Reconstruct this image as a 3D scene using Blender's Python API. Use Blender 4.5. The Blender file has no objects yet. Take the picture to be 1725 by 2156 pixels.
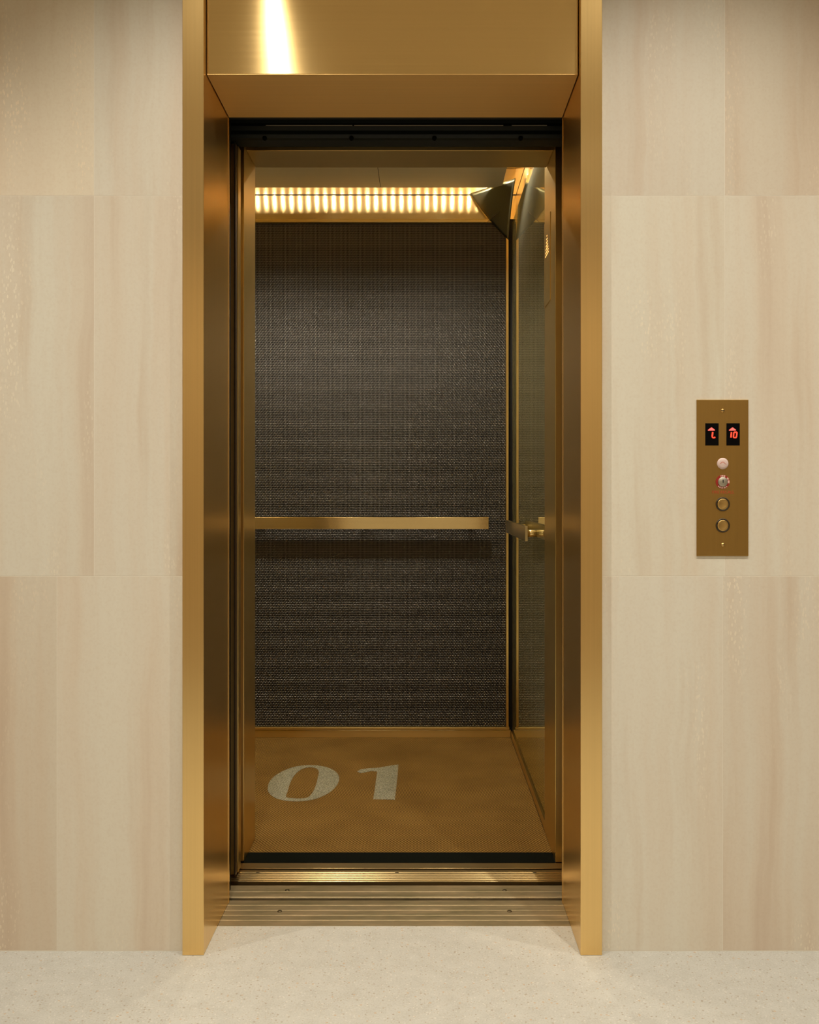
import bpy, bmesh, math, random
import numpy as np
from mathutils import Vector

# ------------------------------------------------------------------ camera, world, light
S = bpy.context.scene
COL = S.collection
F_PX = 1908.7            # focal length in pixels of the 1725 x 2156 frame
VPX, VPY = 891.0, 1040.0 # vanishing point of the depth direction
CAM_Z = 1.12

cam = bpy.data.cameras.new('camera')
cam.sensor_fit = 'VERTICAL'
cam.sensor_height = 36.0
cam.sensor_width = 36.0 * 1725 / 2156
cam.lens = F_PX / 2156 * 36.0
cam.shift_x = (862.5 - VPX) / 2156
cam.shift_y = (VPY - 1078.0) / 2156
cam.clip_start = 0.02
cam_o = bpy.data.objects.new('camera', cam)
cam_o.location = (0, 0, CAM_Z)
cam_o.rotation_euler = (math.pi / 2, 0, 0)
COL.objects.link(cam_o)
S.camera = cam_o

world = bpy.data.worlds.new('world')
S.world = world
world.use_nodes = True
world.node_tree.nodes['Background'].inputs[0].default_value = (1.0, 0.82, 0.60, 1)
world.node_tree.nodes['Background'].inputs[1].default_value = 0.02

S.view_settings.view_transform = 'Standard'
S.view_settings.look = 'None'
S.view_settings.gamma = 1.0
S.view_settings.use_curve_mapping = False
S.view_settings.exposure = 0.0
S.cycles.max_bounces = 10
S.cycles.diffuse_bounces = 5
S.cycles.glossy_bounces = 8
S.cycles.sample_clamp_indirect = 4.0
S.cycles.blur_glossy = 0.5
S.cycles.use_denoising = True

LOBBY_W = 108.0           # each lobby downlight
CAB_W = 38.0              # each downlight in the car
LED_E = 0.23             # watts of the little cove lamps
WARM = (1.0, 0.945, 0.85)
WARM_CAB = (1.0, 0.90, 0.74)
CEIL_Z = 2.95            # lobby ceiling
CAR_CEIL = 2.492         # underside of the floating ceiling panel in the car


def XZ(px, py, d):
    return (px - VPX) * d / F_PX, CAM_Z - (py - VPY) * d / F_PX


def floor_pt(px, py):
    d = CAM_Z * F_PX / (py - VPY)
    return (px - VPX) * d / F_PX, d


def led_light(loc, parent):
    l = bpy.data.lights.new('led_light', 'POINT')
    l.energy = LED_E
    l.color = (1.0, 0.86, 0.62)
    l.shadow_soft_size = 0.003
    o = bpy.data.objects.new('led_light', l)
    COL.objects.link(o)
    o.parent = parent
    o.location = Vector(loc) - parent.location


def spot(name, loc, w, color, angle, blend, radius, parent=None):
    l = bpy.data.lights.new(name, 'SPOT')
    l.energy = w
    l.color = color
    l.spot_size = math.radians(angle)
    l.spot_blend = blend
    l.shadow_soft_size = radius
    o = bpy.data.objects.new(name, l)
    COL.objects.link(o)
    if parent:
        o.parent = parent
        o.location = Vector(loc) - parent.location
    else:
        o.location = loc
    return o


# ------------------------------------------------------------------ materials
class NT:
    def __init__(self, name):
        self.m = bpy.data.materials.new(name)
        self.m.use_nodes = True
        self.t = self.m.node_tree
        self.b = self.t.nodes['Principled BSDF']

    def n(self, kind, **kw):
        node = self.t.nodes.new(kind)
        for k, v in kw.items():
            setattr(node, k, v)
        return node

    def l(self, a, b):
        self.t.links.new(a, b)

    def put(self, sock, v):
        if isinstance(v, bpy.types.NodeSocket):
            self.l(v, sock)
        else:
            sock.default_value = v

    def math(self, op, a, b=0.0, clamp=False):
        x = self.n('ShaderNodeMath', operation=op, use_clamp=clamp)
        self.put(x.inputs[0], a)
        self.put(x.inputs[1], b)
        return x.outputs[0]

    def pos(self):
        return self.n('ShaderNodeNewGeometry').outputs['Position']

    def vmul(self, v, s):
        x = self.n('ShaderNodeVectorMath', operation='MULTIPLY')
        self.put(x.inputs[0], v)
        x.inputs[1].default_value = s
        return x.outputs[0]

    def vadd(self, v, s):
        x = self.n('ShaderNodeVectorMath', operation='ADD')
        self.put(x.inputs[0], v)
        self.put(x.inputs[1], s)
        return x.outputs[0]

    def noise(self, v, scale, detail=3.0, rough=0.5):
        x = self.n('ShaderNodeTexNoise')
        self.l(v, x.inputs['Vector'])
        x.inputs['Scale'].default_value = scale
        x.inputs['Detail'].default_value = detail
        x.inputs['Roughness'].default_value = rough
        return x.outputs['Fac']

    def ramp(self, fac, stops):
        x = self.n('ShaderNodeValToRGB')
        self.l(fac, x.inputs[0])
        e = x.color_ramp.elements
        while len(e) < len(stops):
            e.new(0.5)
        for i, (p, c) in enumerate(stops):
            e[i].position = p
            e[i].color = (*c, 1) if len(c) == 3 else c
        return x.outputs[0]

    def mix(self, fac, a, b, kind='MIX'):
        x = self.n('ShaderNodeMix', data_type='RGBA', blend_type=kind)
        self.put(x.inputs[0], fac)
        for s, v in ((x.inputs[6], a), (x.inputs[7], b)):
            self.put(s, v if isinstance(v, bpy.types.NodeSocket) else (*v, 1))
        return x.outputs[2]

    def bump(self, h, strength, dist):
        x = self.n('ShaderNodeBump')
        self.l(h, x.inputs['Height'])
        x.inputs['Strength'].default_value = strength
        x.inputs['Distance'].default_value = dist
        self.l(x.outputs[0], self.b.inputs['Normal'])


def plain(name, color, rough=0.5, metal=0.0, spec=0.5):
    k = NT(name)
    k.b.inputs['Base Color'].default_value = (*color, 1)
    k.b.inputs['Roughness'].default_value = rough
    k.b.inputs['Metallic'].default_value = metal
    k.b.inputs['Specular IOR Level'].default_value = spec
    return k.m


def brushed(name, color, axis, rough=0.3, aniso=0.75, var=0.035):
    """brushed metal; axis is the direction of the grain, reflections spread across it"""
    k = NT(name)
    p = k.pos()
    s = {'x': (1.5, 220, 220), 'y': (220, 1.5, 220), 'z': (220, 220, 1.5)}[axis]
    grain = k.noise(k.vmul(p, s), 1.0, 2.0)
    cloud = k.noise(p, 3.0, 3.0)
    f = k.math('ADD', k.math('MULTIPLY', grain, 0.6), k.math('MULTIPLY', cloud, 0.4))
    lo = tuple(c * (1 - var) for c in color)
    hi = tuple(min(1, c * (1 + var)) for c in color)
    k.l(k.ramp(f, [(0.3, lo), (0.7, hi)]), k.b.inputs['Base Color'])
    k.b.inputs['Metallic'].default_value = 1.0
    k.put(k.b.inputs['Roughness'], k.math('ADD', k.math('MULTIPLY', grain, 0.03), rough - 0.015))
    k.b.inputs['Anisotropic'].default_value = aniso
    t = k.n('ShaderNodeCombineXYZ')
    tv = {'x': (0, 0.7071, 0.7071), 'y': (0.7071, 0, 0.7071), 'z': (0.7071, 0.7071, 0)}[axis]
    for i in range(3):
        t.inputs[i].default_value = tv[i]
    k.l(t.outputs[0], k.b.inputs['Tangent'])
    return k.m


def emissive(name, color, strength):
    k = NT(name)
    k.b.inputs['Base Color'].default_value = (*color, 1)
    k.b.inputs['Emission Color'].default_value = (*color, 1)
    k.b.inputs['Emission Strength'].default_value = strength
    return k.m


BRASS = (0.88, 0.615, 0.255)
BRASS_CAR = (0.78, 0.565, 0.215)
M = {}
M['jamb'] = brushed('brass_vertical', BRASS, 'z', 0.29, 0.6)
M['head'] = brushed('brass_horizontal', BRASS, 'x', 0.215, 1.0)
M['soffit'] = brushed('brass_soffit', BRASS, 'x', 0.62, 0.3)
M['car_z'] = brushed('car_brass_vertical', BRASS_CAR, 'z', 0.30, 0.5)
M['car_x'] = brushed('car_brass_horizontal', BRASS_CAR, 'x', 0.30, 0.75)
M['car_y'] = brushed('car_brass_depth', BRASS_CAR, 'y', 0.30, 0.75)
M['band_x'] = brushed('band_brass', (0.80, 0.62, 0.32), 'x', 0.22, 0.9)
M['band_y'] = brushed('band_brass_side', (0.80, 0.62, 0.32), 'y', 0.22, 0.9)
M['rail_x'] = brushed('rail_brass', (0.80, 0.63, 0.31), 'x', 0.19, 0.9)
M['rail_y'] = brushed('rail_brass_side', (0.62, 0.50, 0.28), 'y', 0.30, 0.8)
M['post'] = plain('rail_post_brass', (0.80, 0.62, 0.30), 0.25, 1.0)
M['plate'] = brushed('plate_bronze', (0.47, 0.29, 0.085), 'z', 0.42, 0.4, 0.04)
M['sill_car'] = brushed('sill_brass', (0.42, 0.30, 0.135), 'x', 0.28, 0.7)
M['ceil_metal'] = brushed('car_ceiling_metal', (0.86, 0.80, 0.60), 'x', 0.5, 0.6)
M['black'] = plain('hoistway_black', (0.004, 0.004, 0.004), 0.7)
M['track'] = plain('track_dark_steel', (0.008, 0.010, 0.007), 0.45, 0.0, 0.2)
M['rubber'] = plain('black_rubber', (0.003, 0.0035, 0.002), 0.8, 0.0, 0.05)
M['seam'] = plain('seam_dark', (0.006, 0.004, 0.002), 0.7)
M['edge_dark'] = plain('door_edge_dark', (0.05, 0.028, 0.012), 0.4, 0.4)
M['screw'] = plain('screw_dark', (0.10, 0.075, 0.04), 0.45, 0.9)
M['white'] = plain('ceiling_white', (0.72, 0.68, 0.60), 0.8)
M['lens'] = emissive('lamp_lens', (1.0, 0.92, 0.80), 9.0)
M['led'] = emissive('cove_lamp', (1.0, 0.86, 0.62), 4.0)
M['trimring'] = plain('lamp_ring', (0.75, 0.72, 0.66), 0.4)
M['grout'] = plain('pale_grout', (0.74, 0.68, 0.57), 0.8)
M['mirror_glass'] = plain('convex_mirror', (0.21, 0.22, 0.165), 0.32, 1.0)


def mat_wire():
    k = NT('woven_wire')
    k.b.inputs['Base Color'].default_value = (0.16, 0.148, 0.130, 1)
    k.b.inputs['Metallic'].default_value = 1.0
    k.b.inputs['Roughness'].default_value = 0.33
    return k.m


def mat_side_mirror():
    k = NT('polished_side_panel')
    p = k.pos()
    g = k.noise(k.vmul(p, (260, 260, 0.8)), 1.0, 2.0)
    out = k.t.nodes['Material Output']
    a = k.n('ShaderNodeBsdfGlossy')
    a.inputs['Color'].default_value = (0.88, 0.86, 0.66, 1)
    a.inputs['Roughness'].default_value = 0.02
    b = k.n('ShaderNodeBsdfAnisotropic')
    k.l(k.ramp(g, [(0.35, (0.66, 0.65, 0.47)), (0.65, (0.78, 0.77, 0.57))]), b.inputs['Color'])
    b.inputs['Roughness'].default_value = 0.46
    b.inputs['Anisotropy'].default_value = 0.7
    t = k.n('ShaderNodeCombineXYZ')
    t.inputs[2].default_value = 1.0
    k.l(t.outputs[0], b.inputs['Tangent'])
    mx = k.n('ShaderNodeMixShader')
    mx.inputs[0].default_value = 0.22
    k.l(a.outputs[0], mx.inputs[1])
    k.l(b.outputs[0], mx.inputs[2])
    k.l(mx.outputs[0], out.inputs['Surface'])
    return k.m


def mat_stone():
    k = NT('vein_cut_stone')
    info = k.n('ShaderNodeObjectInfo')
    off = k.n('ShaderNodeCombineXYZ')
    k.l(k.math('MULTIPLY', info.outputs['Random'], 37.0), off.inputs[0])
    k.l(k.math('MULTIPLY', info.outputs['Random'], 11.0), off.inputs[2])
    p = k.vadd(k.pos(), off.outputs[0])
    # slight sideways wander so the veins are not ruler straight
    wob = k.noise(k.vmul(p, (2.0, 2.0, 2.6)), 1.0, 3.0)
    wv = k.n('ShaderNodeCombineXYZ')
    k.l(k.math('MULTIPLY', k.math('SUBTRACT', wob, 0.5), 0.07), wv.inputs[0])
    q = k.vadd(p, wv.outputs[0])
    broad = k.noise(k.vmul(q, (7.0, 1.0, 0.30)), 1.0, 2.0)
    fine = k.noise(k.vmul(q, (46.0, 1.0, 1.1)), 1.0, 3.0, 0.6)
    cloud = k.noise(k.vmul(p, (2.2, 1.0, 1.2)), 1.0, 4.0)
    grit = k.noise(p, 170.0, 2.0)
    f = k.math('ADD', k.math('MULTIPLY', broad, 0.62), k.math('MULTIPLY', fine, 0.20))
    f = k.math('ADD', f, k.math('MULTIPLY', cloud, 0.18))
    c = k.ramp(f, [(0.30, (0.60, 0.495, 0.385)), (0.42, (0.665, 0.585, 0.47)),
                   (0.52, (0.68, 0.63, 0.525)), (0.66, (0.70, 0.665, 0.56))])
    c = k.mix(k.math('MULTIPLY', k.math('SUBTRACT', grit, 0.45, True), 0.5), c, (0.52, 0.40, 0.28))
    # pale crystalline flecks gathered along some veins
    vor = k.n('ShaderNodeTexVoronoi')
    k.l(k.vmul(p, (150, 150, 62)), vor.inputs['Vector'])
    vor.inputs['Scale'].default_value = 1.0
    fl = k.math('LESS_THAN', vor.outputs['Distance'], 0.30)
    sel = k.noise(k.vmul(p, (8.0, 1.0, 1.6)), 1.0, 3.0)
    fl = k.math('MULTIPLY', fl, k.math('MULTIPLY', k.math('SUBTRACT', sel, 0.56, True), 6.0, True))
    c = k.mix(fl, c, (0.78, 0.70, 0.56))
    # long darker stains
    st = k.noise(k.vmul(q, (16.0, 1.0, 0.9)), 1.0, 4.0)
    c = k.mix(k.math('MULTIPLY', k.math('SUBTRACT', st, 0.57, True), 1.8), c, (0.50, 0.34, 0.21))
    c = k.mix(1.0, c, info.outputs['Color'], 'MULTIPLY')
    k.l(c, k.b.inputs['Base Color'])
    k.b.inputs['Roughness'].default_value = 0.48
    k.b.inputs['Specular IOR Level'].default_value = 0.35
    k.bump(grit, 0.05, 0.001)
    return k.m


def mat_terrazzo():
    k = NT('terrazzo')
    p = k.pos()
    base = k.noise(p, 22.0, 4.0, 0.65)
    grit = k.noise(p, 240.0, 2.0)
    f = k.math('ADD', k.math('MULTIPLY', base, 0.45), k.math('MULTIPLY', grit, 0.55))
    c = k.ramp(f, [(0.34, (0.36, 0.34, 0.29)), (0.5, (0.41, 0.392, 0.34)), (0.66, (0.445, 0.427, 0.374))])
    for sc, th, col, gate in ((85.0, 0.20, (0.25, 0.19, 0.12), 0.60), (150.0, 0.24, (0.34, 0.28, 0.20), 0.50),
                              (60.0, 0.17, (0.42, 0.27, 0.14), 0.66), (110.0, 0.22, (0.54, 0.51, 0.44), 0.50)):
        vor = k.n('ShaderNodeTexVoronoi')
        k.l(k.vadd(p, (sc * 0.37, sc * 0.11, 0.0)), vor.inputs['Vector'])
        vor.inputs['Scale'].default_value = sc
        hit = k.math('LESS_THAN', vor.outputs['Distance'], th)
        cs = k.n('ShaderNodeSeparateColor')
        k.l(vor.outputs['Color'], cs.inputs[0])
        hit = k.math('MULTIPLY', hit, k.math('GREATER_THAN', cs.outputs[0], gate))
        c = k.mix(k.math('MULTIPLY', hit, 0.55), c, col)
    k.l(c, k.b.inputs['Base Color'])
    k.b.inputs['Roughness'].default_value = 0.55
    k.b.inputs['Specular IOR Level'].default_value = 0.3
    return k.m


def mat_carpet(name, dark, mid, light, noisy):
    k = NT(name)
    p = k.pos()
    sx = k.n('ShaderNodeSeparateXYZ')
    k.l(p, sx.inputs[0])
    x, y = sx.outputs[0], sx.outputs[1]
    wob = k.math('MULTIPLY', k.math('SUBTRACT', k.noise(p, 30.0, 2.0), 0.5), 1.6)
    kx, ky = 2 * math.pi / 0.0108, 2 * math.pi / 0.0150
    u = k.math('ADD', k.math('MULTIPLY', x, kx), wob)
    v = k.math('ADD', k.math('MULTIPLY', y, ky), wob)
    w = k.math('MULTIPLY', k.math('SINE', u), k.math('SINE', v))
    w = k.math('ADD', k.math('MULTIPLY', w, 0.5), 0.5)
    g = k.noise(p, 260.0, 2.0, 0.7)
    cl = k.noise(p, 5.0, 4.0)  # broad noise: uneven lighting painted into the carpet colour
    f = k.math('ADD', k.math('MULTIPLY', w, 0.55 - noisy * 0.35), k.math('MULTIPLY', g, 0.25 + noisy * 0.5))
    f = k.math('ADD', f, k.math('MULTIPLY', cl, 0.20 - noisy * 0.15))
    k.l(k.ramp(f, [(0.26, dark), (0.50, mid), (0.74, light)]), k.b.inputs['Base Color'])
    k.b.inputs['Roughness'].default_value = 0.95
    k.b.inputs['Specular IOR Level'].default_value = 0.05
    k.bump(k.math('ADD', w, k.math('MULTIPLY', g, 0.6)), 0.7, 0.003)
    return k.m


def mat_sill_worn():
    k = NT('worn_bronze_sill')
    p = k.pos()
    a = k.noise(k.vmul(p, (5.0, 26.0, 1.0)), 1.0, 4.0, 0.6)
    b = k.noise(k.vmul(p, (40.0, 300.0, 1.0)), 1.0, 2.0)
    f = k.math('ADD', k.math('MULTIPLY', a, 0.75), k.math('MULTIPLY', b, 0.25))
    k.l(k.ramp(f, [(0.32, (0.19, 0.155, 0.075)), (0.5, (0.30, 0.232, 0.125)), (0.68, (0.40, 0.30, 0.17))]),
        k.b.inputs['Base Color'])
    k.b.inputs['Metallic'].default_value = 0.75
    k.put(k.b.inputs['Roughness'], k.math('ADD', k.math('MULTIPLY', b, 0.2), 0.38))
    return k.m


M['wire'] = mat_wire()
M['side'] = mat_side_mirror()
M['stone'] = mat_stone()
M['terrazzo'] = mat_terrazzo()
M['carpet'] = mat_carpet('brown_carpet', (0.030, 0.015, 0.004), (0.135, 0.072, 0.016), (0.28, 0.165, 0.045), 0.22)
M['numeral'] = mat_carpet('grey_carpet', (0.04, 0.035, 0.020), (0.20, 0.185, 0.125), (0.46, 0.43, 0.32), 1.0)
M['sill_worn'] = mat_sill_worn()
M['sill_front'] = M['sill_worn']


# ------------------------------------------------------------------ mesh helpers
def bm_box(bm, x0, x1, y0, y1, z0, z1):
    v = [bm.verts.new(c) for c in ((x0, y0, z0), (x1, y0, z0), (x1, y1, z0), (x0, y1, z0),
                                   (x0, y0, z1), (x1, y0, z1), (x1, y1, z1), (x0, y1, z1))]
    for f in ((0, 3, 2, 1), (4, 5, 6, 7), (0, 1, 5, 4), (1, 2, 6, 5), (2, 3, 7, 6), (3, 0, 4, 7)):
        bm.faces.new([v[i] for i in f])


def link(name, me, mat, parent=None):
    if mat:
        me.materials.append(M[mat] if isinstance(mat, str) else mat)
    o = bpy.data.objects.new(name, me)
    COL.objects.link(o)
    if parent:
        o.parent = parent
        q, base = parent, Vector((0, 0, 0))
        while q:
            base = base + q.location
            q = q.parent
        o.location = -base
    return o


def from_bm(name, bm, mat, parent=None, smooth=False):
    me = bpy.data.meshes.new(name)
    bmesh.ops.recalc_face_normals(bm, faces=bm.faces)
    bm.to_mesh(me)
    bm.free()
    if smooth:
        for p in me.polygons:
            p.use_smooth = True
    return link(name, me, mat, parent)


def box(name, mat, x0, x1, y0, y1, z0, z1, parent=None, bevel=0.0008, seg=2):
    bm = bmesh.new()
    bm_box(bm, x0, x1, y0, y1, z0, z1)
    if bevel:
        bmesh.ops.bevel(bm, geom=bm.edges[:], offset=bevel, segments=seg, affect='EDGES', profile=0.5)
    return from_bm(name, bm, mat, parent)


def profile_x(name, mat, pts, x0, x1, parent=None):
    """closed outline in (y, z) pushed along x"""
    bm = bmesh.new()
    a = [bm.verts.new((x0, y, z)) for y, z in pts]
    b = [bm.verts.new((x1, y, z)) for y, z in pts]
    n = len(pts)
    for i in range(n):
        bm.faces.new((a[i], a[(i + 1) % n], b[(i + 1) % n], b[i]))
    bm.faces.new(a)
    bm.faces.new(b[::-1])
    return from_bm(name, bm, mat, parent)


def lathe(name, mat, prof, centre, axis, parent=None, seg=28, smooth=True):
    """prof = [(radius, height)] turned about an axis through centre; axis 'y' grows to -y, 'x' to -x, 'z' to +z"""
    bm = bmesh.new()
    rings = []
    for r, h in prof:
        ring = []
        for i in range(seg):
            t = 2 * math.pi * i / seg
            c, s = r * math.cos(t), r * math.sin(t)
            co = {'y': (c, -h, s), 'x': (-h, c, s), 'z': (c, s, h)}[axis]
            ring.append(bm.verts.new((centre[0] + co[0], centre[1] + co[1], centre[2] + co[2])))
        rings.append(ring)
    for a, b in zip(rings, rings[1:]):
        for i in range(seg):
            bm.faces.new((a[i], a[(i + 1) % seg], b[(i + 1) % seg], b[i]))
    bm.faces.new(rings[0])
    bm.faces.new(rings[-1])
    o = from_bm(name, bm, mat, parent)
    if smooth:
        for p in o.data.polygons:
            p.use_smooth = len(p.vertices) == 4
    return o


def plate_outline(name, mat, outer, depth, plane, holes=(), parent=None):
    """flat outline with thickness; plane 'xz' (faces -y, at y=plane_pos) or 'xy' (faces +z) or 'yz' (faces -x)"""
    kind, pos = plane
    cu = bpy.data.curves.new(name, 'CURVE')
    cu.dimensions = '2D'
    cu.fill_mode = 'BOTH'
    for loop in (outer, *holes):
        sp = cu.splines.new('POLY')
        sp.points.add(len(loop) - 1)
        for q, (a, b) in zip(sp.points, loop):
            q.co = (a, b, 0, 1)
        sp.use_cyclic_u = True
    cu.extrude = depth / 2
    t = bpy.data.objects.new('tmp', cu)
    me = bpy.data.meshes.new_from_object(t)
    bpy.data.objects.remove(t)
    for v in me.vertices:
        a, b, c = v.co
        if kind == 'xz':
            v.co = (a, pos - depth / 2 - c, b)
        elif kind == 'xy':
            v.co = (a, b, pos + depth / 2 + c)
        else:
            v.co = (pos - depth / 2 - c, a, b)
    return link(name, me, mat, parent)


def text_mesh(name, mat, body, size, x, y, z, parent=None):
    cu = bpy.data.curves.new(name, 'FONT')
    cu.body = body
    cu.size = size
    cu.align_x = 'CENTER'
    cu.align_y = 'CENTER'
    cu.extrude = 0.0001
    t = bpy.data.objects.new('tmp', cu)
    me = bpy.data.meshes.new_from_object(t)
    bpy.data.objects.remove(t)
    for v in me.vertices:
        a, b, c = v.co
        v.co = (x + a, y - c, z + b)
    return link(name, me, mat, parent)


def smooth_loop(pts, n=6):
    out = []
    m = len(pts)
    for i in range(m):
        p0, p1, p2, p3 = (Vector(pts[(i + k - 1) % m]) for k in range(4))
        for j in range(n):
            t = j / n
            out.append(tuple(0.5 * ((2 * p1) + (p2 - p0) * t + (2 * p0 - 5 * p1 + 4 * p2 - p3) * t * t
                                    + (3 * p1 - p0 - 3 * p2 + p3) * t ** 3)))
    return out


def thing(name, label, cat, loc=(0, 0, 0), group=None):
    o = bpy.data.objects.new(name, None)
    o.empty_display_size = 0.05
    o.location = loc
    COL.objects.link(o)
    return tag(o, label, cat, group)


def tag(o, label, cat=None, group=None, kind=None):
    o['label'] = label
    if cat:
        o['category'] = cat
    if group:
        o['group'] = group
    if kind:
        o['kind'] = kind
    return o


def structure(o, label):
    o['label'] = label
    o['kind'] = 'structure'
    return o


# ------------------------------------------------------------------ lobby shell
Y_FRONT = 2.200          # front of the brass jambs
Y_WALL = 2.2205          # face of the stone
Y_REV = 2.478            # back of the brass reveal
XL0, XL1 = -0.5844, -0.5325
XR0, XR1 = 0.3825, 0.4350
Z_HEAD = 2.149
Z_TOP = CEIL_Z
ROOM_X = 3.3
Y_BACK = -0.95

structure(box('floor', 'terrazzo', -ROOM_X, ROOM_X, Y_BACK, 2.349, -0.06, 0.0, bevel=0),
          'cream speckled terrazzo lobby floor')
structure(box('ceiling', 'white', -ROOM_X, ROOM_X, Y_BACK, 2.30, CEIL_Z, CEIL_Z + 0.06, bevel=0),
          'off-white lobby ceiling above the frame')
wb = structure(box('wall_back', 'stone', -ROOM_X, ROOM_X, Y_BACK - 0.1, Y_BACK, 0, CEIL_Z, bevel=0),
               'stone lobby wall behind the viewer')
wb.color = (0.80, 0.74, 0.66, 1)
for nm, xa, xb in (('wall_end_left', -ROOM_X - 0.1, -ROOM_X), ('wall_end_right', ROOM_X, ROOM_X + 0.1)):
    e = structure(box(nm, 'stone', xa, xb, Y_BACK - 0.1, 2.35, 0, CEIL_Z, bevel=0),
                  'stone end wall of the lobby, outside the frame')
    e.color = (0.8, 0.76, 0.7, 1)

ROWS = [(0.0015, 0.9187), (0.9187, 1.8506), (1.8506, 2.7825), (2.7825, CEIL_Z)]
JOINTS = {
    'wall_left': [[XL0, -0.897, -1.50, -2.10, -2.70, -ROOM_X], [XL0, -0.806, -1.41, -2.01, -2.61, -ROOM_X],
                  [XL0, -0.806, -1.41, -2.01, -2.61, -ROOM_X], [XL0, -0.897, -1.50, -2.10, -2.70, -ROOM_X]],
    'wall_right': [[XR1, 0.7345, 1.34, 1.94, 2.54, ROOM_X], [XR1, 0.7395, 1.34, 1.94, 2.54, ROOM_X],
                   [XR1, 0.7395, 1.34, 1.94, 2.54, ROOM_X], [XR1, 0.7345, 1.34, 1.94, 2.54, ROOM_X]],
}
TONE = {('wall_left', 0, 0): (1.0, 0.985, 0.96), ('wall_left', 0, 1): (0.93, 0.885, 0.835),
        ('wall_left', 1, 0): (1.0, 1.0, 0.985), ('wall_left', 1, 1): (0.985, 0.985, 0.965),
        ('wall_left', 2, 0): (0.985, 0.975, 0.955), ('wall_left', 2, 1): (1.04, 0.97, 0.885),
        ('wall_right', 0, 0): (1.0, 1.0, 0.99), ('wall_right', 0, 1): (0.97, 0.955, 0.935),
        ('wall_right', 1, 0): (1.01, 1.01, 0.985), ('wall_right', 1, 1): (1.0, 0.99, 0.965),
        ('wall_right', 2, 0): (0.95, 0.935, 0.915), ('wall_right', 2, 1): (0.935, 0.885, 0.835)}
G = 0.00055
for side, rows in JOINTS.items():
    xa, xb = (-ROOM_X, XL0) if side == 'wall_left' else (XR1, ROOM_X)
    w = structure(box(side, 'grout', xa, xb, Y_WALL + 0.00018, 2.30, 0, CEIL_Z, bevel=0),
                  'stone clad lobby wall left of the elevator' if side == 'wall_left'
                  else 'stone clad lobby wall right of the elevator with the call panel')
    for r, xs in enumerate(rows):
        z0, z1 = ROWS[r]
        for c in range(len(xs) - 1):
            a, b = sorted((xs[c], xs[c + 1]))
            s = box('panel', 'stone', a + G, b - G, Y_WALL, Y_WALL + 0.0007, z0 + G, z1 - G, w, bevel=0.00008, seg=1)
            s.color = (*TONE.get((side, r, c), (0.98, 0.96, 0.93)), 1)

# lobby downlights, recessed in the ceiling
LAMPS = [(-0.505, 1.50), (0.67, 1.50), (-1.73, 1.50), (1.87, 1.50),
         (-0.505, -0.25), (0.67, -0.25), (-1.73, -0.25), (1.87, -0.25)]
for i, (lx, ly) in enumerate(LAMPS):
    row = 'nearer the elevator wall' if ly > 1 else 'nearer the opposite wall'
    place = {-0.505: 'second from left', 0.67: 'third from left', -1.73: 'leftmost', 1.87: 'rightmost'}[lx]
    t = thing('ceiling_downlight', f'round recessed lobby ceiling downlight, {place} in the row {row}', 'downlight',
              (lx, ly, CEIL_Z), 'lobby downlights')
    bm = bmesh.new()
    n = 32
    ro = [[bm.verts.new((lx + r * math.cos(2 * math.pi * k / n), ly + r * math.sin(2 * math.pi * k / n), z))
           for k in range(n)] for r, z in ((0.062, CEIL_Z), (0.060, CEIL_Z - 0.006), (0.048, CEIL_Z - 0.006), (0.046, CEIL_Z - 0.001))]
    for a, b in zip(ro, ro[1:]):
        for k in range(n):
            bm.faces.new((a[k], a[(k + 1) % n], b[(k + 1) % n], b[k]))
    from_bm('trim_ring', bm, 'trimring', t, True)
    lathe('lens', 'lens', [(0.016, -0.0035), (0.016, -0.0015)], (lx, ly, CEIL_Z), 'z', t)
    spot('lamp_light', (lx, ly, CEIL_Z - 0.012), LOBBY_W if ly > 1 else LOBBY_W * 0.62, WARM, 111 if ly > 1 else 142, 1.0, 0.014, t)

# ------------------------------------------------------------------ brass door surround
t = thing('elevator_door_surround', 'brushed brass surround framing the open elevator doorway', 'door frame', (-0.075, 2.3, 0))
box('jamb', 'jamb', XL0, XL1, Y_FRONT, Y_REV, 0.0005, Z_TOP, t, 0.0010)
box('jamb', 'jamb', XR0, XR1, Y_FRONT, Y_REV, 0.0005, Z_TOP, t, 0.0010)
box('header', 'head', XL1 + 0.0022, XR0 - 0.0022, 2.2255, Y_REV, Z_HEAD + 0.0020, Z_TOP, t, 0.0008)
box('soffit', 'soffit', XL1 + 0.0022, XR0 - 0.0022, 2.2257, Y_REV, Z_HEAD, Z_HEAD + 0.0019, t, 0.0004)
box('return_lip', 'jamb', XL1 - 0.012, XL1 + 0.0012, Y_REV - 0.002, Y_REV + 0.012, 0.0005, Z_HEAD, t, 0.0006)
box('strike_return', 'jamb', XR0 + 0.0045, XR0 + 0.16, 2.5005, 2.506, 0.0005, Z_HEAD, t, 0.0006)
box('return_lip', 'jamb', XR0 - 0.0012, XR0 + 0.012, Y_REV - 0.002, Y_REV + 0.012, 0.0005, Z_HEAD, t, 0.0006)

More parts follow.
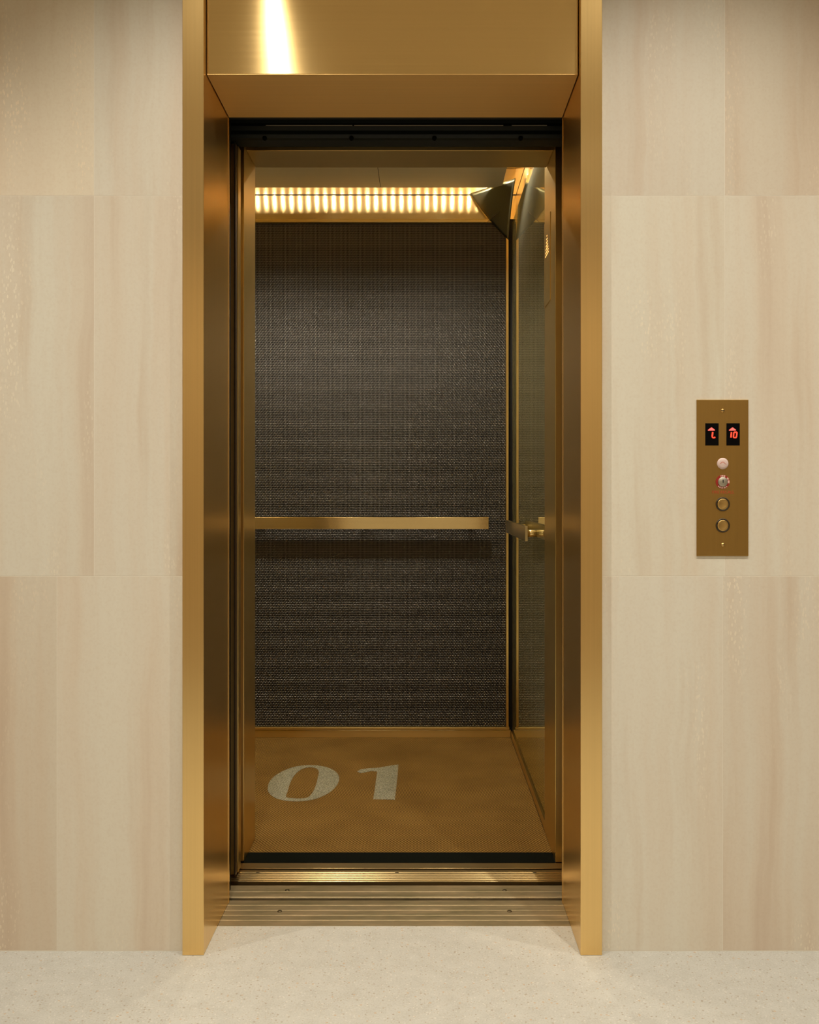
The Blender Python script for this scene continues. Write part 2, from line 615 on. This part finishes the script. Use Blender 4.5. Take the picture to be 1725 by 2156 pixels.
# ------------------------------------------------------------------ dark hoistway between landing and car
HX0, HX1 = -1.75, 0.62
structure(box('wall_hoistway_left', 'black', HX0 - 0.05, HX0, 2.30, 4.6, -0.6, 3.0, bevel=0), 'black side of the elevator shaft')
structure(box('wall_hoistway_right', 'black', HX1, HX1 + 0.05, 2.30, 4.6, -0.6, 3.0, bevel=0), 'black shaft side right of the car')
structure(box('wall_hoistway_back', 'black', HX0 - 0.05, HX1 + 0.05, 4.6, 4.65, -0.6, 3.0, bevel=0), 'black shaft wall behind the car')
structure(box('ceiling_hoistway', 'black', HX0 - 0.05, HX1 + 0.05, 2.31, 4.65, 3.0, 3.05, bevel=0), 'black top of the shaft')
structure(box('floor_hoistway', 'black', HX0 - 0.05, HX1 + 0.05, 2.30, 4.65, -0.65, -0.6, bevel=0), 'black bottom of the shaft')
# black lining on the shaft side of the landing wall
structure(box('wall_hoistway_front', 'black', HX0, XL1 - 0.004, 2.479, 2.50, -0.6, 3.0, bevel=0), 'black shaft lining behind the left jamb')
structure(box('wall_hoistway_strike', 'black', XR0 + 0.004, HX1, 2.479, 2.50, -0.6, 3.0, bevel=0), 'black shaft lining behind the right jamb')
structure(box('wall_hoistway_head', 'black', XL1 - 0.004, XR0 + 0.004, 2.479, 2.50, Z_HEAD + 0.004, 3.0, bevel=0), 'black shaft lining over the doorway')


# ------------------------------------------------------------------ sills
def ribbed(y0, y1, ztop, ribs, zbot, w=0.0032, h=0.0008):
    pts = [(y0, zbot), (y0, ztop - 0.0008), (y0 + 0.0008, ztop)]
    for r in ribs:
        pts += [(r - w, ztop), (r - w * 0.55, ztop + h), (r + w * 0.55, ztop + h), (r + w, ztop)]
    pts += [(y1 - 0.0008, ztop), (y1, ztop - 0.0008), (y1, zbot)]
    return pts


def sill_y(py):
    return CAM_Z * F_PX / (py - VPY)


t = thing('landing_sill', 'worn bronze ribbed landing sill between floor and elevator gap', 'sill', (-0.075, 2.47, -0.03))
y_ribs = [sill_y(p) for p in (1937, 1926.5, 1916, 1905.5)]
profile_x('front_plate', 'sill_worn', ribbed(2.349, 2.4985, 0.0, sorted(y_ribs), -0.05), XL1, XR0, t)
profile_x('rear_plate', 'sill_worn', ribbed(2.5145, 2.594, 0.0, [2.5175 + 0.004, sill_y(1877)], -0.05), XL1 - 0.3, XR0 + 0.05, t)
profile_x('groove_bed', 'black', [(2.4985, -0.05), (2.4985, -0.022), (2.5145, -0.022), (2.5145, -0.05)], XL1 - 0.3, XR0 + 0.05, t)
for px, py in ((589, 1919), (1073, 1919), (605, 1874.5), (1063, 1875)):
    x, y = floor_pt(px, py)
    o = lathe('screw', 'screw', [(0.0062, 0.0), (0.0062, 0.0012), (0.0048, 0.0021), (0.0010, 0.0024)], (x, y, 0.0), 'z', t, 18)

t = thing('car_sill', 'shiny ribbed brass sill along the front edge of the elevator car', 'sill', (-0.075, 2.68, -0.03))
profile_x('ribbed_plate', 'sill_car', ribbed(2.621, 2.700, 0.0, [2.6330, 2.6455, 2.6580, 2.6705, 2.6830], -0.06, 0.0040, 0.0022), XL1 - 0.3, XR1 + 0.05, t)
profile_x('groove_bed', 'black', [(2.700, -0.06), (2.700, -0.02), (2.712, -0.02), (2.712, -0.06)], XL1 - 0.3, XR1 + 0.05, t)
box('edge_strip', 'sill_car', XL1 - 0.3, XR1 + 0.05, 2.712, 2.752, -0.06, 0.0, t, 0.0010)
for px, py in ((543, 1838), (836, 1838), (1126, 1838)):
    x, y = floor_pt(px, py)
    lathe('screw', 'screw', [(0.0058, 0.0), (0.0058, 0.0010), (0.0040, 0.0018), (0.0010, 0.0020)], (x, y, 0.0), 'z', t, 18)

# ------------------------------------------------------------------ doors, slid open to the left
t = thing('outer_sliding_door', 'dark edge of the outer elevator door, slid open to the left', 'door', (-1.05, 2.53, 0))
box('panel', 'edge_dark', -1.55, -0.548, 2.518, 2.553, 0.008, 2.17, t, 0.001)
box('edge_seal', 'rubber', -0.548, -0.541, 2.522, 2.549, 0.008, 2.17, t, 0.001)

t = thing('inner_sliding_door', 'inner elevator door slid open to the left, brass edge showing', 'door', (-1.05, 2.69, 0))
box('panel', 'car_z', -1.58, -0.551, 2.648, 2.712, 0.008, 2.143, t, 0.001)
box('edge_strip', 'car_z', -0.551, -0.543, 2.664, 2.700, 0.008, 2.143, t, 0.001)
box('edge_seal', 'edge_dark', -0.551, -0.546, 2.640, 2.664, 0.008, 2.143, t, 0.001)

t = thing('door_track', 'black steel door hanger track across the top of the doorway', 'door track', (-0.075, 2.62, 2.14))
profile_x('rail', 'track', [(2.640, 2.150), (2.628, 2.152), (2.622, 2.160), (2.624, 2.172), (2.619, 2.183), (2.622, 2.192),
                            (2.620, 2.2015), (2.626, 2.2035), (2.690, 2.2035), (2.690, 2.150)], -1.0, XR1 + 0.1, t)
profile_x('cover', 'black', [(2.630, 2.2036), (2.630, 2.5), (2.690, 2.5), (2.690, 2.2036)], -1.0, XR1 + 0.1, t)
M['dust_highlight'] = plain('dusty_lip_highlight', (0.30, 0.26, 0.18), 0.8)  # pale colour for the dusty lip, with its highlight line painted in
for px0, px1 in ((560, 742), (746, 1060), (1078, 1152)):
    x0, z = XZ(px0, 264, 2.618)
    x1, z = XZ(px1, 264, 2.618)
    box('lip_highlight', 'dust_highlight', x0, x1, 2.6165, 2.6205, z - 0.0010, z + 0.0008, t, 0.0003, 1)
for px in (557, 740, 915, 1097):
    x, z = XZ(px, 290, 2.62)
    lathe('screw', 'rubber', [(0.0065, -0.004), (0.0065, 0.0012), (0.0050, 0.0022), (0.001, 0.0024)], (x, 2.6235, z), 'y', t, 18)

# ------------------------------------------------------------------ elevator car
CX0, CX1 = -1.345, 0.410   # inner faces of the side panels
CY1 = 4.170                # rear panel plane
Z_MESH0, Z_MESH1 = 0.050, 2.366
car = thing('elevator_car', 'open elevator car with dark woven wire rear wall and polished side', 'elevator', (-0.47, 3.45, 0))
# entrance columns and head
box('column', 'car_z', -0.640, -0.5455, 2.762, 2.945, 0.0, 2.50, car, 0.0012)
box('column', 'car_z', 0.4025, 0.475, 2.756, 3.000, 0.0, 2.50, car, 0.0012)
box('head', 'car_x', -0.5445, 0.4015, 2.800, 2.945, 2.180, 2.50, car, 0.0012)
box('front_wall', 'car_x', CX0, -0.6405, 2.905, 2.945, 0.0, 2.62, car, 0.001)
box('front_wall', 'car_x', -0.640, 0.475, 2.905, 2.945, 2.5005, 2.62, car, 0.001)
# structural shell
box('shell', 'black', CX0 - 0.06, CX1 + 0.07, 4.215, 4.23, -0.06, 2.72, car, 0)
box('shell', 'black', CX0 - 0.06, CX0 - 0.03, 2.80, 4.215, -0.06, 2.72, car, 0)
box('shell', 'black', CX1 + 0.035, CX1 + 0.066, 2.80, 4.215, -0.06, 2.72, car, 0)
box('platform', 'black', CX0 - 0.06, CX1 + 0.07, 2.753, 4.215, -0.07, -0.008, car, 0)
box('roof', 'car_x', CX0 - 0.06, CX1 + 0.07, 2.905, 4.23, 2.62, 2.64, car, 0)

# rear wall: brass band with seam, trims, woven wire, kick plate
rear = box('rear_wall', 'seam', CX0, CX1 + 0.03, 4.185, 4.2145, 0.0, 2.62, car, 0)
box('upper_panel', 'band_x', CX0, CX1 + 0.028, 4.1795, 4.1848, 2.387, 2.4955, rear, 0.0006)
box('upper_panel', 'band_x', CX0, CX1 + 0.028, 4.1795, 4.1848, 2.5015, 2.618, rear, 0.0006)
box('top_trim', 'car_x', CX0, 0.3965, 4.160, 4.1848, Z_MESH1 + 0.001, 2.3805, rear, 0.0010)
box('bottom_trim', 'car_x', CX0, 0.3965, 4.160, 4.1848, 0.0375, Z_MESH0 - 0.001, rear, 0.0010)
box('side_trim', 'car_z', 0.3815, 0.3925, 4.156, 4.1848, Z_MESH0, Z_MESH1, rear, 0.0010)
box('kick_plate', 'car_x', CX0, 0.4035, 4.164, 4.1848, 0.0, 0.0345, rear, 0.0010)
box('mesh_backing', 'black', CX0, 0.3812, 4.1775, 4.1845, Z_MESH0, Z_MESH1, rear, 0)


def wire_mesh():
    px, pz = 0.00628, 0.00785
    x1 = 0.3810
    nx = int((x1 - (CX0 + 0.002)) / px)
    nz = int((Z_MESH1 - Z_MESH0) / pz)
    xs = x1 - px * 0.5 - px * np.arange(nx)
    zs = Z_MESH0 + pz * 0.5 + pz * np.arange(nz)
    yc, amp = 4.1715, 0.00115
    th = np.radians([-78.0, -27.0, 27.0, 78.0])
    V, Fq = [], []
    base = 0
    # upright wires
    r = 0.00100
    m = 2 * nz + 1
    zz = Z_MESH0 + pz * 0.5 * np.arange(m)
    ii = np.arange(nx)
    ph = np.cos(np.pi * (zz - zs[0]) / pz)                       # +1 / -1 at crossings, 0 between
    sign = np.where(ii % 2 == 0, 1.0, -1.0)
    y = yc - amp * sign[:, None] * ph[None, :]                   # nx, m
    P = np.empty((nx, m, 4, 3))
    P[..., 0] = xs[:, None, None] + r * np.sin(th)
    P[..., 1] = y[:, :, None] - r * np.cos(th)
    P[..., 2] = zz[None, :, None]
    V.append(P.reshape(-1, 3))
    a = (np.arange(nx)[:, None, None] * m + np.arange(m - 1)[None, :, None]) * 4 + np.arange(3)[None, None, :]
    Fq.append((np.stack([a, a + 1, a + 5, a + 4], -1) + base).reshape(-1, 4))
    base += nx * m * 4
    # cross wires
    r = 0.00125
    m = 2 * nx + 1
    xx = x1 - px * 0.5 * np.arange(m)
    jj = np.arange(nz)
    ph = np.cos(np.pi * (xs[0] - xx) / px)
    sign = np.where(jj % 2 == 0, -1.0, 1.0)
    y = yc - amp * sign[:, None] * ph[None, :]
    P = np.empty((nz, m, 4, 3))
    P[..., 0] = xx[None, :, None]
    P[..., 1] = y[:, :, None] - r * np.cos(th)
    P[..., 2] = zs[:, None, None] + r * np.sin(th)
    V.append(P.reshape(-1, 3))
    a = (np.arange(nz)[:, None, None] * m + np.arange(m - 1)[None, :, None]) * 4 + np.arange(3)[None, None, :]
    Fq.append((np.stack([a, a + 1, a + 5, a + 4], -1) + base).reshape(-1, 4))
    V = np.concatenate(V).astype(np.float32)
    Fq = np.concatenate(Fq).astype(np.int32)
    me = bpy.data.meshes.new('wire_mesh')
    me.vertices.add(len(V))
    me.vertices.foreach_set('co', V.ravel())
    me.loops.add(Fq.size)
    me.loops.foreach_set('vertex_index', Fq.ravel())
    me.polygons.add(len(Fq))
    me.polygons.foreach_set('loop_start', np.arange(0, Fq.size, 4, dtype=np.int32))
    me.polygons.foreach_set('use_smooth', np.ones(len(Fq), dtype=bool))
    me.update(calc_edges=True)
    return me


wm = link('wire_mesh', wire_mesh(), 'wire', rear)
tag(wm, 'woven dark bronze wire mesh', kind='stuff')

# side walls: polished panel, brass band above with seam, kick plate
for sgn, xi in ((1, CX1), (-1, CX0)):
    def bx(name, mat, d0, d1, y0, y1, z0, z1, parent, bev=0.0008):
        a, b = xi + sgn * d0, xi + sgn * d1
        return box(name, mat, min(a, b), max(a, b), y0, y1, z0, z1, parent, bev)
    yf = 3.001 if sgn > 0 else 2.946
    w = bx('side_wall', 'seam', 0.0255, 0.034, yf, 4.184, 0.0, 2.62, car, 0)
    bx('polished_panel', 'side', 0.0, 0.025, yf, 4.1545, 0.0365, 2.366, w)
    bx('kick_plate', 'car_y', -0.006, 0.025, yf, 4.1545, 0.0, 0.0345, w)
    bx('upper_panel', 'band_y', 0.019, 0.025, yf, 4.178, 2.372, 2.4925, w, 0.0005)
    bx('upper_panel', 'band_y', 0.019, 0.025, yf, 4.178, 2.5030, 2.618, w, 0.0005)

# floating ceiling panels with a seam between them
PX1, PY1 = 0.353, 4.060
for a, b in ((CX0 + 0.06, -0.1915), (-0.1895, PX1)):
    box('ceiling_panel', 'ceil_metal', a, b, 2.946, PY1, CAR_CEIL, CAR_CEIL + 0.008, car, 0.0006)

box('ceiling_seam', 'black', -0.1915, -0.1895, 2.946, PY1 - 0.001, CAR_CEIL + 0.001, CAR_CEIL + 0.0075, car, 0)

# cove lamps on top of the floating ceiling, along the rear and the right edge
t = thing('cove_light_strip', 'row of small warm lamps washing the top of the mesh rear wall', 'light strip', (-0.5, PY1 - 0.03, CAR_CEIL + 0.008))
box('channel', 'trimring', CX0 + 0.07, PX1 - 0.01, PY1 - 0.036, PY1 - 0.024, CAR_CEIL + 0.0085, CAR_CEIL + 0.020, t, 0.0005)
n = 0
x = PX1 - 0.012
while x > CX0 + 0.08:
    box('led', 'led', x - 0.004, x + 0.004, PY1 - 0.034, PY1 - 0.026, CAR_CEIL + 0.0202, CAR_CEIL + 0.0225, t, 0)
    led_light((x, PY1 - 0.030, CAR_CEIL + 0.027), t)
    x -= 0.0404
t = thing('cove_light_strip', 'row of small warm lamps above the polished side wall', 'light strip', (PX1 - 0.03, 3.5, CAR_CEIL + 0.008))
box('channel', 'trimring', PX1 - 0.036, PX1 - 0.024, 3.02, PY1 - 0.045, CAR_CEIL + 0.0085, CAR_CEIL + 0.020, t, 0.0005)
y = PY1 - 0.07
while y > 3.03:
    box('led', 'led', PX1 - 0.034, PX1 - 0.026, y - 0.004, y + 0.004, CAR_CEIL + 0.0202, CAR_CEIL + 0.0225, t, 0)
    led_light((PX1 - 0.030, y, CAR_CEIL + 0.027), t)
    y -= 0.0404

# downlights in the car ceiling
for lx, pl in ((0.09, 'nearest the polished side wall'), (-0.48, 'in the middle of the row'), (-1.03, 'leftmost of the row')):
    t = thing('car_downlight', f'small round downlight in the elevator car ceiling, {pl}', 'downlight', (lx, 3.42, CAR_CEIL), 'car downlights')
    lathe('trim_ring', 'trimring', [(0.034, -0.0001), (0.033, -0.004), (0.026, -0.004)], (lx, 3.42, CAR_CEIL), 'z', t, 24)
    lathe('lens', 'lens', [(0.024, -0.0042), (0.024, -0.0052)], (lx, 3.42, CAR_CEIL), 'z', t, 24)
    spot('lamp_light', (lx, 3.42, CAR_CEIL - 0.012), CAB_W, WARM_CAB, 140, 0.6, 0.007, t)

# ------------------------------------------------------------------ carpet with the inlaid number
t = thing('carpet', 'brown woven elevator carpet with grey 01 inlaid', 'carpet', (-0.47, 3.45, 0))
box('pile', 'carpet', CX0 + 0.007, 0.4030, 2.831, 4.1635, -0.008, 0.0, t, 0)
box('front_nosing', 'rubber', -0.5450, 0.4010, 2.7525, 2.8305, -0.008, 0.0012, t, 0.0008)


def zpt(zx, zy):
    return floor_pt(540 + zx / 5.39, 1590 + zy / 5.39)


outer = [(130, 372), (150, 302), (218, 232), (326, 172), (452, 131), (595, 116), (722, 124), (830, 150), (903, 192),
         (938, 248), (930, 312), (888, 374), (815, 434), (702, 488), (580, 516), (452, 526), (330, 517), (228, 492), (160, 448), (134, 410)]
inner = [(338, 478), (357, 405), (378, 332), (412, 260), (462, 198), (530, 154), (612, 138), (680, 152), (708, 186),
         (700, 246), (676, 342), (642, 418), (590, 478), (510, 494), (420, 491)]
plate_outline('numeral_zero', 'numeral', smooth_loop([zpt(*p) for p in outer], 5), 0.0012, ('xy', 0.0),
              (smooth_loop([zpt(*p) for p in inner], 5),), t)
one = [(1145, 186), (1180, 166), (1270, 151), (1390, 145), (1500, 125), (1612, 108), (1602, 240), (1587, 380), (1572, 507),
       (1325, 502), (1340, 420), (1356, 300), (1372, 186), (1300, 182), (1180, 206)]
plate_outline('numeral_one', 'numeral', [zpt(*p) for p in one], 0.0012, ('xy', 0.0), (), t)

# ------------------------------------------------------------------ handrails
RZ0, RZ1 = 0.9605, 1.0150
t = thing('handrail', 'flat brass handrail across the woven wire rear wall', 'handrail', (-0.475, 4.12, RZ0))
box('bar', 'rail_x', -1.246, 0.2975, 4.1075, 4.1195, RZ0, RZ1, t, 0.0012)
for x in (0.213, -0.265, -0.743, -1.17):
    lathe('post', 'post', [(0.009, -0.003), (0.009, 0.0495)], (x, 4.169, 0.5 * (RZ0 + RZ1)), 'y', t, 18)
    lathe('flange', 'post', [(0.018, -0.002), (0.018, 0.003), (0.016, 0.0045)], (x, 4.169, 0.5 * (RZ0 + RZ1)), 'y', t, 22)
t = thing('handrail', 'short brass handrail on the polished right side wall', 'handrail', (0.37, 3.6, 0.95))
box('bar', 'rail_y', 0.3640, 0.3740, 3.235, 3.960, 0.951, 1.0055, t, 0.0012)
for y in (3.275, 3.90):
    lathe('post', 'post', [(0.0135, -0.0005), (0.0135, 0.0362)], (0.4100, y, 0.978), 'x', t, 22)

# ------------------------------------------------------------------ convex corner mirror
t = thing('corner_mirror', 'dark convex corner mirror at the top right of the car', 'mirror', (0.38, 4.14, 2.30))
A = Vector((0.2165, 4.163, 2.500))
B = Vector((0.4060, 3.985, 2.508))
C = Vector((0.3925, 4.156, 2.283))
cen = Vector((0.404, 4.160, 2.49)) + Vector((0.42, 0.42, 0.42))
R0 = (A - cen).length


def dome(u, v, w, lift):
    p = A * u + B * v + C * w
    d = p - cen
    rr = (A - cen).length * u + (B - cen).length * v + (C - cen).length * w
    return cen + d.normalized() * (rr + lift)


bm = bmesh.new()
N = 18
layers = []
for lift in (0.0, -0.004):
    g = {}
    for i in range(N + 1):
        for j in range(N + 1 - i):
            g[i, j] = bm.verts.new(dome(1 - (i + j) / N, i / N, j / N, lift))
    layers.append(g)
for li, g in enumerate(layers):
    for i in range(N):
        for j in range(N - i):
            bm.faces.new((g[i, j], g[i + 1, j], g[i, j + 1]))
            if i + j < N - 1:
                bm.faces.new((g[i + 1, j], g[i + 1, j + 1], g[i, j + 1]))
f, b = layers
for k in range(N):
    for q in (((k, 0), (k + 1, 0)), ((0, k), (0, k + 1)), ((k, N - k), (k + 1, N - k - 1))):
        bm.faces.new((f[q[0]], f[q[1]], b[q[1]], b[q[0]]))
from_bm('mirror_face', bm, 'mirror_glass', t, True)
# small bronze clip reaching over the lower left edge
x0, z0 = XZ(1028, 463, 4.10)
x1, z1 = XZ(1051, 441, 4.05)
bm = bmesh.new()
d = Vector((x1 - x0, -0.030, z1 - z0))
nrm = Vector((-0.6, 0.0, -0.7)).normalized() * 0.005
p0, p1 = Vector((x0, 4.128, z0)), Vector((x1, 4.098, z1))
th = Vector((0.0, -0.006, 0.0))
vs = [bm.verts.new(q) for q in (p0 - nrm, p0 + nrm, p1 + nrm, p1 - nrm, p0 - nrm + th, p0 + nrm + th, p1 + nrm + th, p1 - nrm + th)]
for fc in ((0, 1, 2, 3), (4, 5, 6, 7), (0, 1, 5, 4), (1, 2, 6, 5), (2, 3, 7, 6), (3, 0, 4, 7)):
    bm.faces.new([vs[i] for i in fc])
from_bm('clip', bm, 'edge_dark', t)

# ------------------------------------------------------------------ floor arrow indicator inside the doorway, on the right column
M['amber'] = emissive('amber_bar', (1.0, 0.45, 0.12), 1.5)
t = thing('arrow_indicator', 'brass indicator plate with lit amber arrow bars inside the doorway', 'indicator', (0.40, 2.92, 1.73))
box('plate', 'car_z', 0.4000, 0.4024, 2.855, 2.992, 1.732, 2.010, t, 0.0005)
for i in range(7):
    z = 1.953 - i * 0.0100
    hw = 0.005 + i * 0.0058
    box('bar', 'amber', 0.3994, 0.4002, 2.925 - hw, 2.925 + hw, z - 0.0019, z + 0.0019, t, 0.0003, 1)

# ------------------------------------------------------------------ hall call panel
YP = Y_WALL - 0.0032
M['display'] = plain('display_black', (0.002, 0.0015, 0.0015), 0.6, 0.0, 0.05)
M['red_lit'] = emissive('display_red', (1.0, 0.055, 0.025), 1.15)
M['red_arrow'] = emissive('display_arrow', (1.0, 0.10, 0.08), 1.35)
M['jewel'] = plain('pale_pink_lens', (0.66, 0.50, 0.44), 0.35)
M['jewel_mark'] = plain('pink_mark', (0.60, 0.22, 0.16), 0.5)
M['red_ring'] = plain('red_enamel', (0.30, 0.018, 0.010), 0.45)
M['pink_text'] = plain('pale_ring_print', (0.72, 0.42, 0.34), 0.5)
M['key_steel'] = plain('lock_steel', (0.46, 0.42, 0.33), 0.40, 0.8)
M['slot'] = plain('slot_black', (0.01, 0.008, 0.006), 0.6)
M['print_red'] = plain('red_print', (0.46, 0.05, 0.012), 0.6)
M['button'] = plain('button_brass', (0.66, 0.44, 0.16), 0.30, 1.0)
M['button_ring'] = plain('button_ring', (0.040, 0.026, 0.010), 0.45, 0.3)

x0, z1 = XZ(1467.5, 841.5, YP)
x1, z0 = XZ(1576.5, 1170.5, YP)
t = thing('call_panel', 'bronze elevator call panel with two red floor displays on stone wall', 'call panel', (0.5 * (x0 + x1), Y_WALL, z0))
box('face_plate', 'plate', x0, x1, YP, Y_WALL - 0.0001, z0, z1, t, 0.0006)
PXM = YP / F_PX   # metres per pixel on the plate
for px, py in ((1522, 864.5), (1522.5, 1147)):
    x, z = XZ(px, py, YP)
    s = lathe('screw', 'button', [(0.0047, -0.0004), (0.0047, 0.0006), (0.0030, 0.0020), (0.0006, 0.0023)], (x, YP, z), 'y', t, 18)
    box('slot', 'slot', x - 0.0042, x + 0.0042, YP - 0.0026, YP - 0.0016, z - 0.0005, z + 0.0005, s, 0)


def px_poly(pts):
    return [XZ(px, py, YP) for px, py in pts]


def seg_stroke(pts, w):
    """constant width stroke through pixel points, as one outline"""
    L, Rr = [], []
    n = len(pts)
    for i in range(n):
        a = Vector(pts[max(0, i - 1)])
        b = Vector(pts[min(n - 1, i + 1)])
        d = (b - a).normalized()
        nn = Vector((-d.y, d.x)) * w / 2
        L.append(tuple(Vector(pts[i]) + nn))
        Rr.append(tuple(Vector(pts[i]) - nn))
    return L + Rr[::-1]


for dx, kind in ((1485.5, 'L'), (1530.0, '10')):
    xa, zb = XZ(dx, 891.3, YP)
    xb, za = XZ(dx + 28.0, 938.0, YP)
    d = box('display', 'display', xa, xb, YP - 0.0010, YP + 0.0010, za, zb, t, 0.0004)
    ax = 1498.2 if kind == 'L' else 1542.6
    plate_outline('arrow', 'red_arrow', px_poly([(ax - 7.8, 905.6), (ax - 3.2, 902.2), (ax - 1.0, 900.2), (ax + 1.0, 900.2),
                                                 (ax + 3.2, 902.2), (ax + 7.4, 905.2), (ax + 6.8, 906.6), (ax - 7.0, 906.8)]),
                  0.0003, ('xz', YP - 0.0010), (), d)
    if kind == 'L':
        plate_outline('digit', 'red_lit', px_poly(seg_stroke([(1500.9, 909.6), (1500.2, 915.0), (1499.7, 919.5)], 3.3)), 0.0003, ('xz', YP - 0.0010), (), d)
        plate_outline('digit', 'red_lit', px_poly(seg_stroke([(1499.6, 919.8), (1501.2, 921.6), (1503.5, 921.6), (1506.3, 920.6)], 3.0)), 0.0004, ('xz', YP - 0.0010), (), d)
    else:
        plate_outline('digit', 'red_lit', px_poly(seg_stroke([(1540.3, 909.8), (1539.2, 921.4)], 3.1)), 0.0003, ('xz', YP - 0.0010), (), d)
        ring_o = [(1546.0, 908.6), (1550.8, 908.4), (1553.2, 910.2), (1553.0, 914.5), (1552.2, 920.0), (1550.4, 922.8),
                  (1545.0, 922.8), (1543.0, 920.6), (1543.4, 916.0), (1544.0, 911.0)]
        ring_i = [(1547.2, 911.3), (1549.6, 911.3), (1550.2, 912.6), (1549.6, 918.6), (1548.6, 920.2), (1546.4, 920.2),
                  (1545.8, 918.8), (1546.4, 912.6)]
        plate_outline('digit', 'red_lit', px_poly(ring_o), 0.0003, ('xz', YP - 0.0010), (px_poly(ring_i),), d)

# pale jewel lens with its faint red hat mark
jx, jz = XZ(1522, 976.2, YP)
j = lathe('jewel_lens', 'jewel', [(0.0140, -0.0005), (0.0140, 0.0012), (0.0128, 0.0026), (0.0080, 0.0036), (0.0010, 0.0039)], (jx, YP, jz), 'y', t, 32)
plate_outline('jewel_mark', 'jewel_mark', [(jx + a * 0.001, jz + b * 0.001) for a, b in
              ((-8.5, -0.2), (-5.5, 2.2), (-3.5, 4.4), (-0.5, 5.0), (2.2, 4.0), (4.0, 1.6), (8.4, -1.6), (7.6, -2.4), (3.4, 0.2),
               (0.8, 2.6), (-2.0, 2.8), (-4.4, 0.8), (-7.8, -1.0))], 0.0003, ('xz', YP - 0.0036), (), j)

# key switch with red collar
kx, kz = XZ(1522, 1014.5, YP)
k = lathe('key_switch', 'key_steel', [(0.0118, -0.0005), (0.0118, 0.0028), (0.0108, 0.0038), (0.0005, 0.0039)], (kx, YP, kz), 'y', t, 32)


def arc_band(a0, a1, r0, r1, n=10):
    o = [(kx + r1 * math.cos(math.radians(a0 + (a1 - a0) * i / n)), kz + r1 * math.sin(math.radians(a0 + (a1 - a0) * i / n))) for i in range(n + 1)]
    q = [(kx + r0 * math.cos(math.radians(a0 + (a1 - a0) * i / n)), kz + r0 * math.sin(math.radians(a0 + (a1 - a0) * i / n))) for i in range(n + 1)]
    return o + q[::-1]


full = [(kx + 0.0172 * math.cos(2 * math.pi * i / 40), kz + 0.0172 * math.sin(2 * math.pi * i / 40)) for i in range(40)]
hole = [(kx + 0.0117 * math.cos(2 * math.pi * i / 40), kz + 0.0117 * math.sin(2 * math.pi * i / 40)) for i in range(40)]
col = plate_outline('collar', 'red_ring', full, 0.0008, ('xz', YP), (hole,), k)
for a0, a1 in ((66, 82), (85, 101), (104, 110), (22, 42), (-14, 14), (-56, -46), (-82, -62), (-104, -86), (-124, -108), (-138, -128)):
    plate_outline('collar_print', 'pink_text', arc_band(a0, a1, 0.0128, 0.0166, 5), 0.0002, ('xz', YP - 0.0008), (), k)
box('keyhole', 'slot', kx - 0.0011, kx + 0.0011, YP - 0.0043, YP - 0.0036, kz - 0.0024, kz + 0.0054, k, 0.0003)
tx, tz = XZ(1523, 1036.5, YP)
text_mesh('lettering', 'print_red', 'FIRE RECALL', 0.0098, tx, YP - 0.0002, tz, t)

# two round push buttons
for py, lab in ((1061.5, 'up'), (1106.5, 'down')):
    bx_, bz = XZ(1522.3, py, YP)
    b = lathe('push_button', 'button', [(0.0137, -0.0005), (0.0137, 0.0014), (0.0128, 0.0024), (0.0090, 0.0016), (0.0045, 0.0011), (0.0004, 0.0010)],
              (bx_, YP, bz), 'y', t, 36)
    bm = bmesh.new()
    n = 36
    rr = [[bm.verts.new((bx_ + r * math.cos(2 * math.pi * i / n), YP - h, bz + r * math.sin(2 * math.pi * i / n))) for i in range(n)]
          for r, h in ((0.0174, 0.0), (0.0171, 0.0018), (0.0148, 0.0022), (0.0138, 0.0008))]
    for a, c in zip(rr, rr[1:]):
        for i in range(n):
            bm.faces.new((a[i], a[(i + 1) % n], c[(i + 1) % n], c[i]))
    from_bm('button_ring', bm, 'button_ring', b, True)
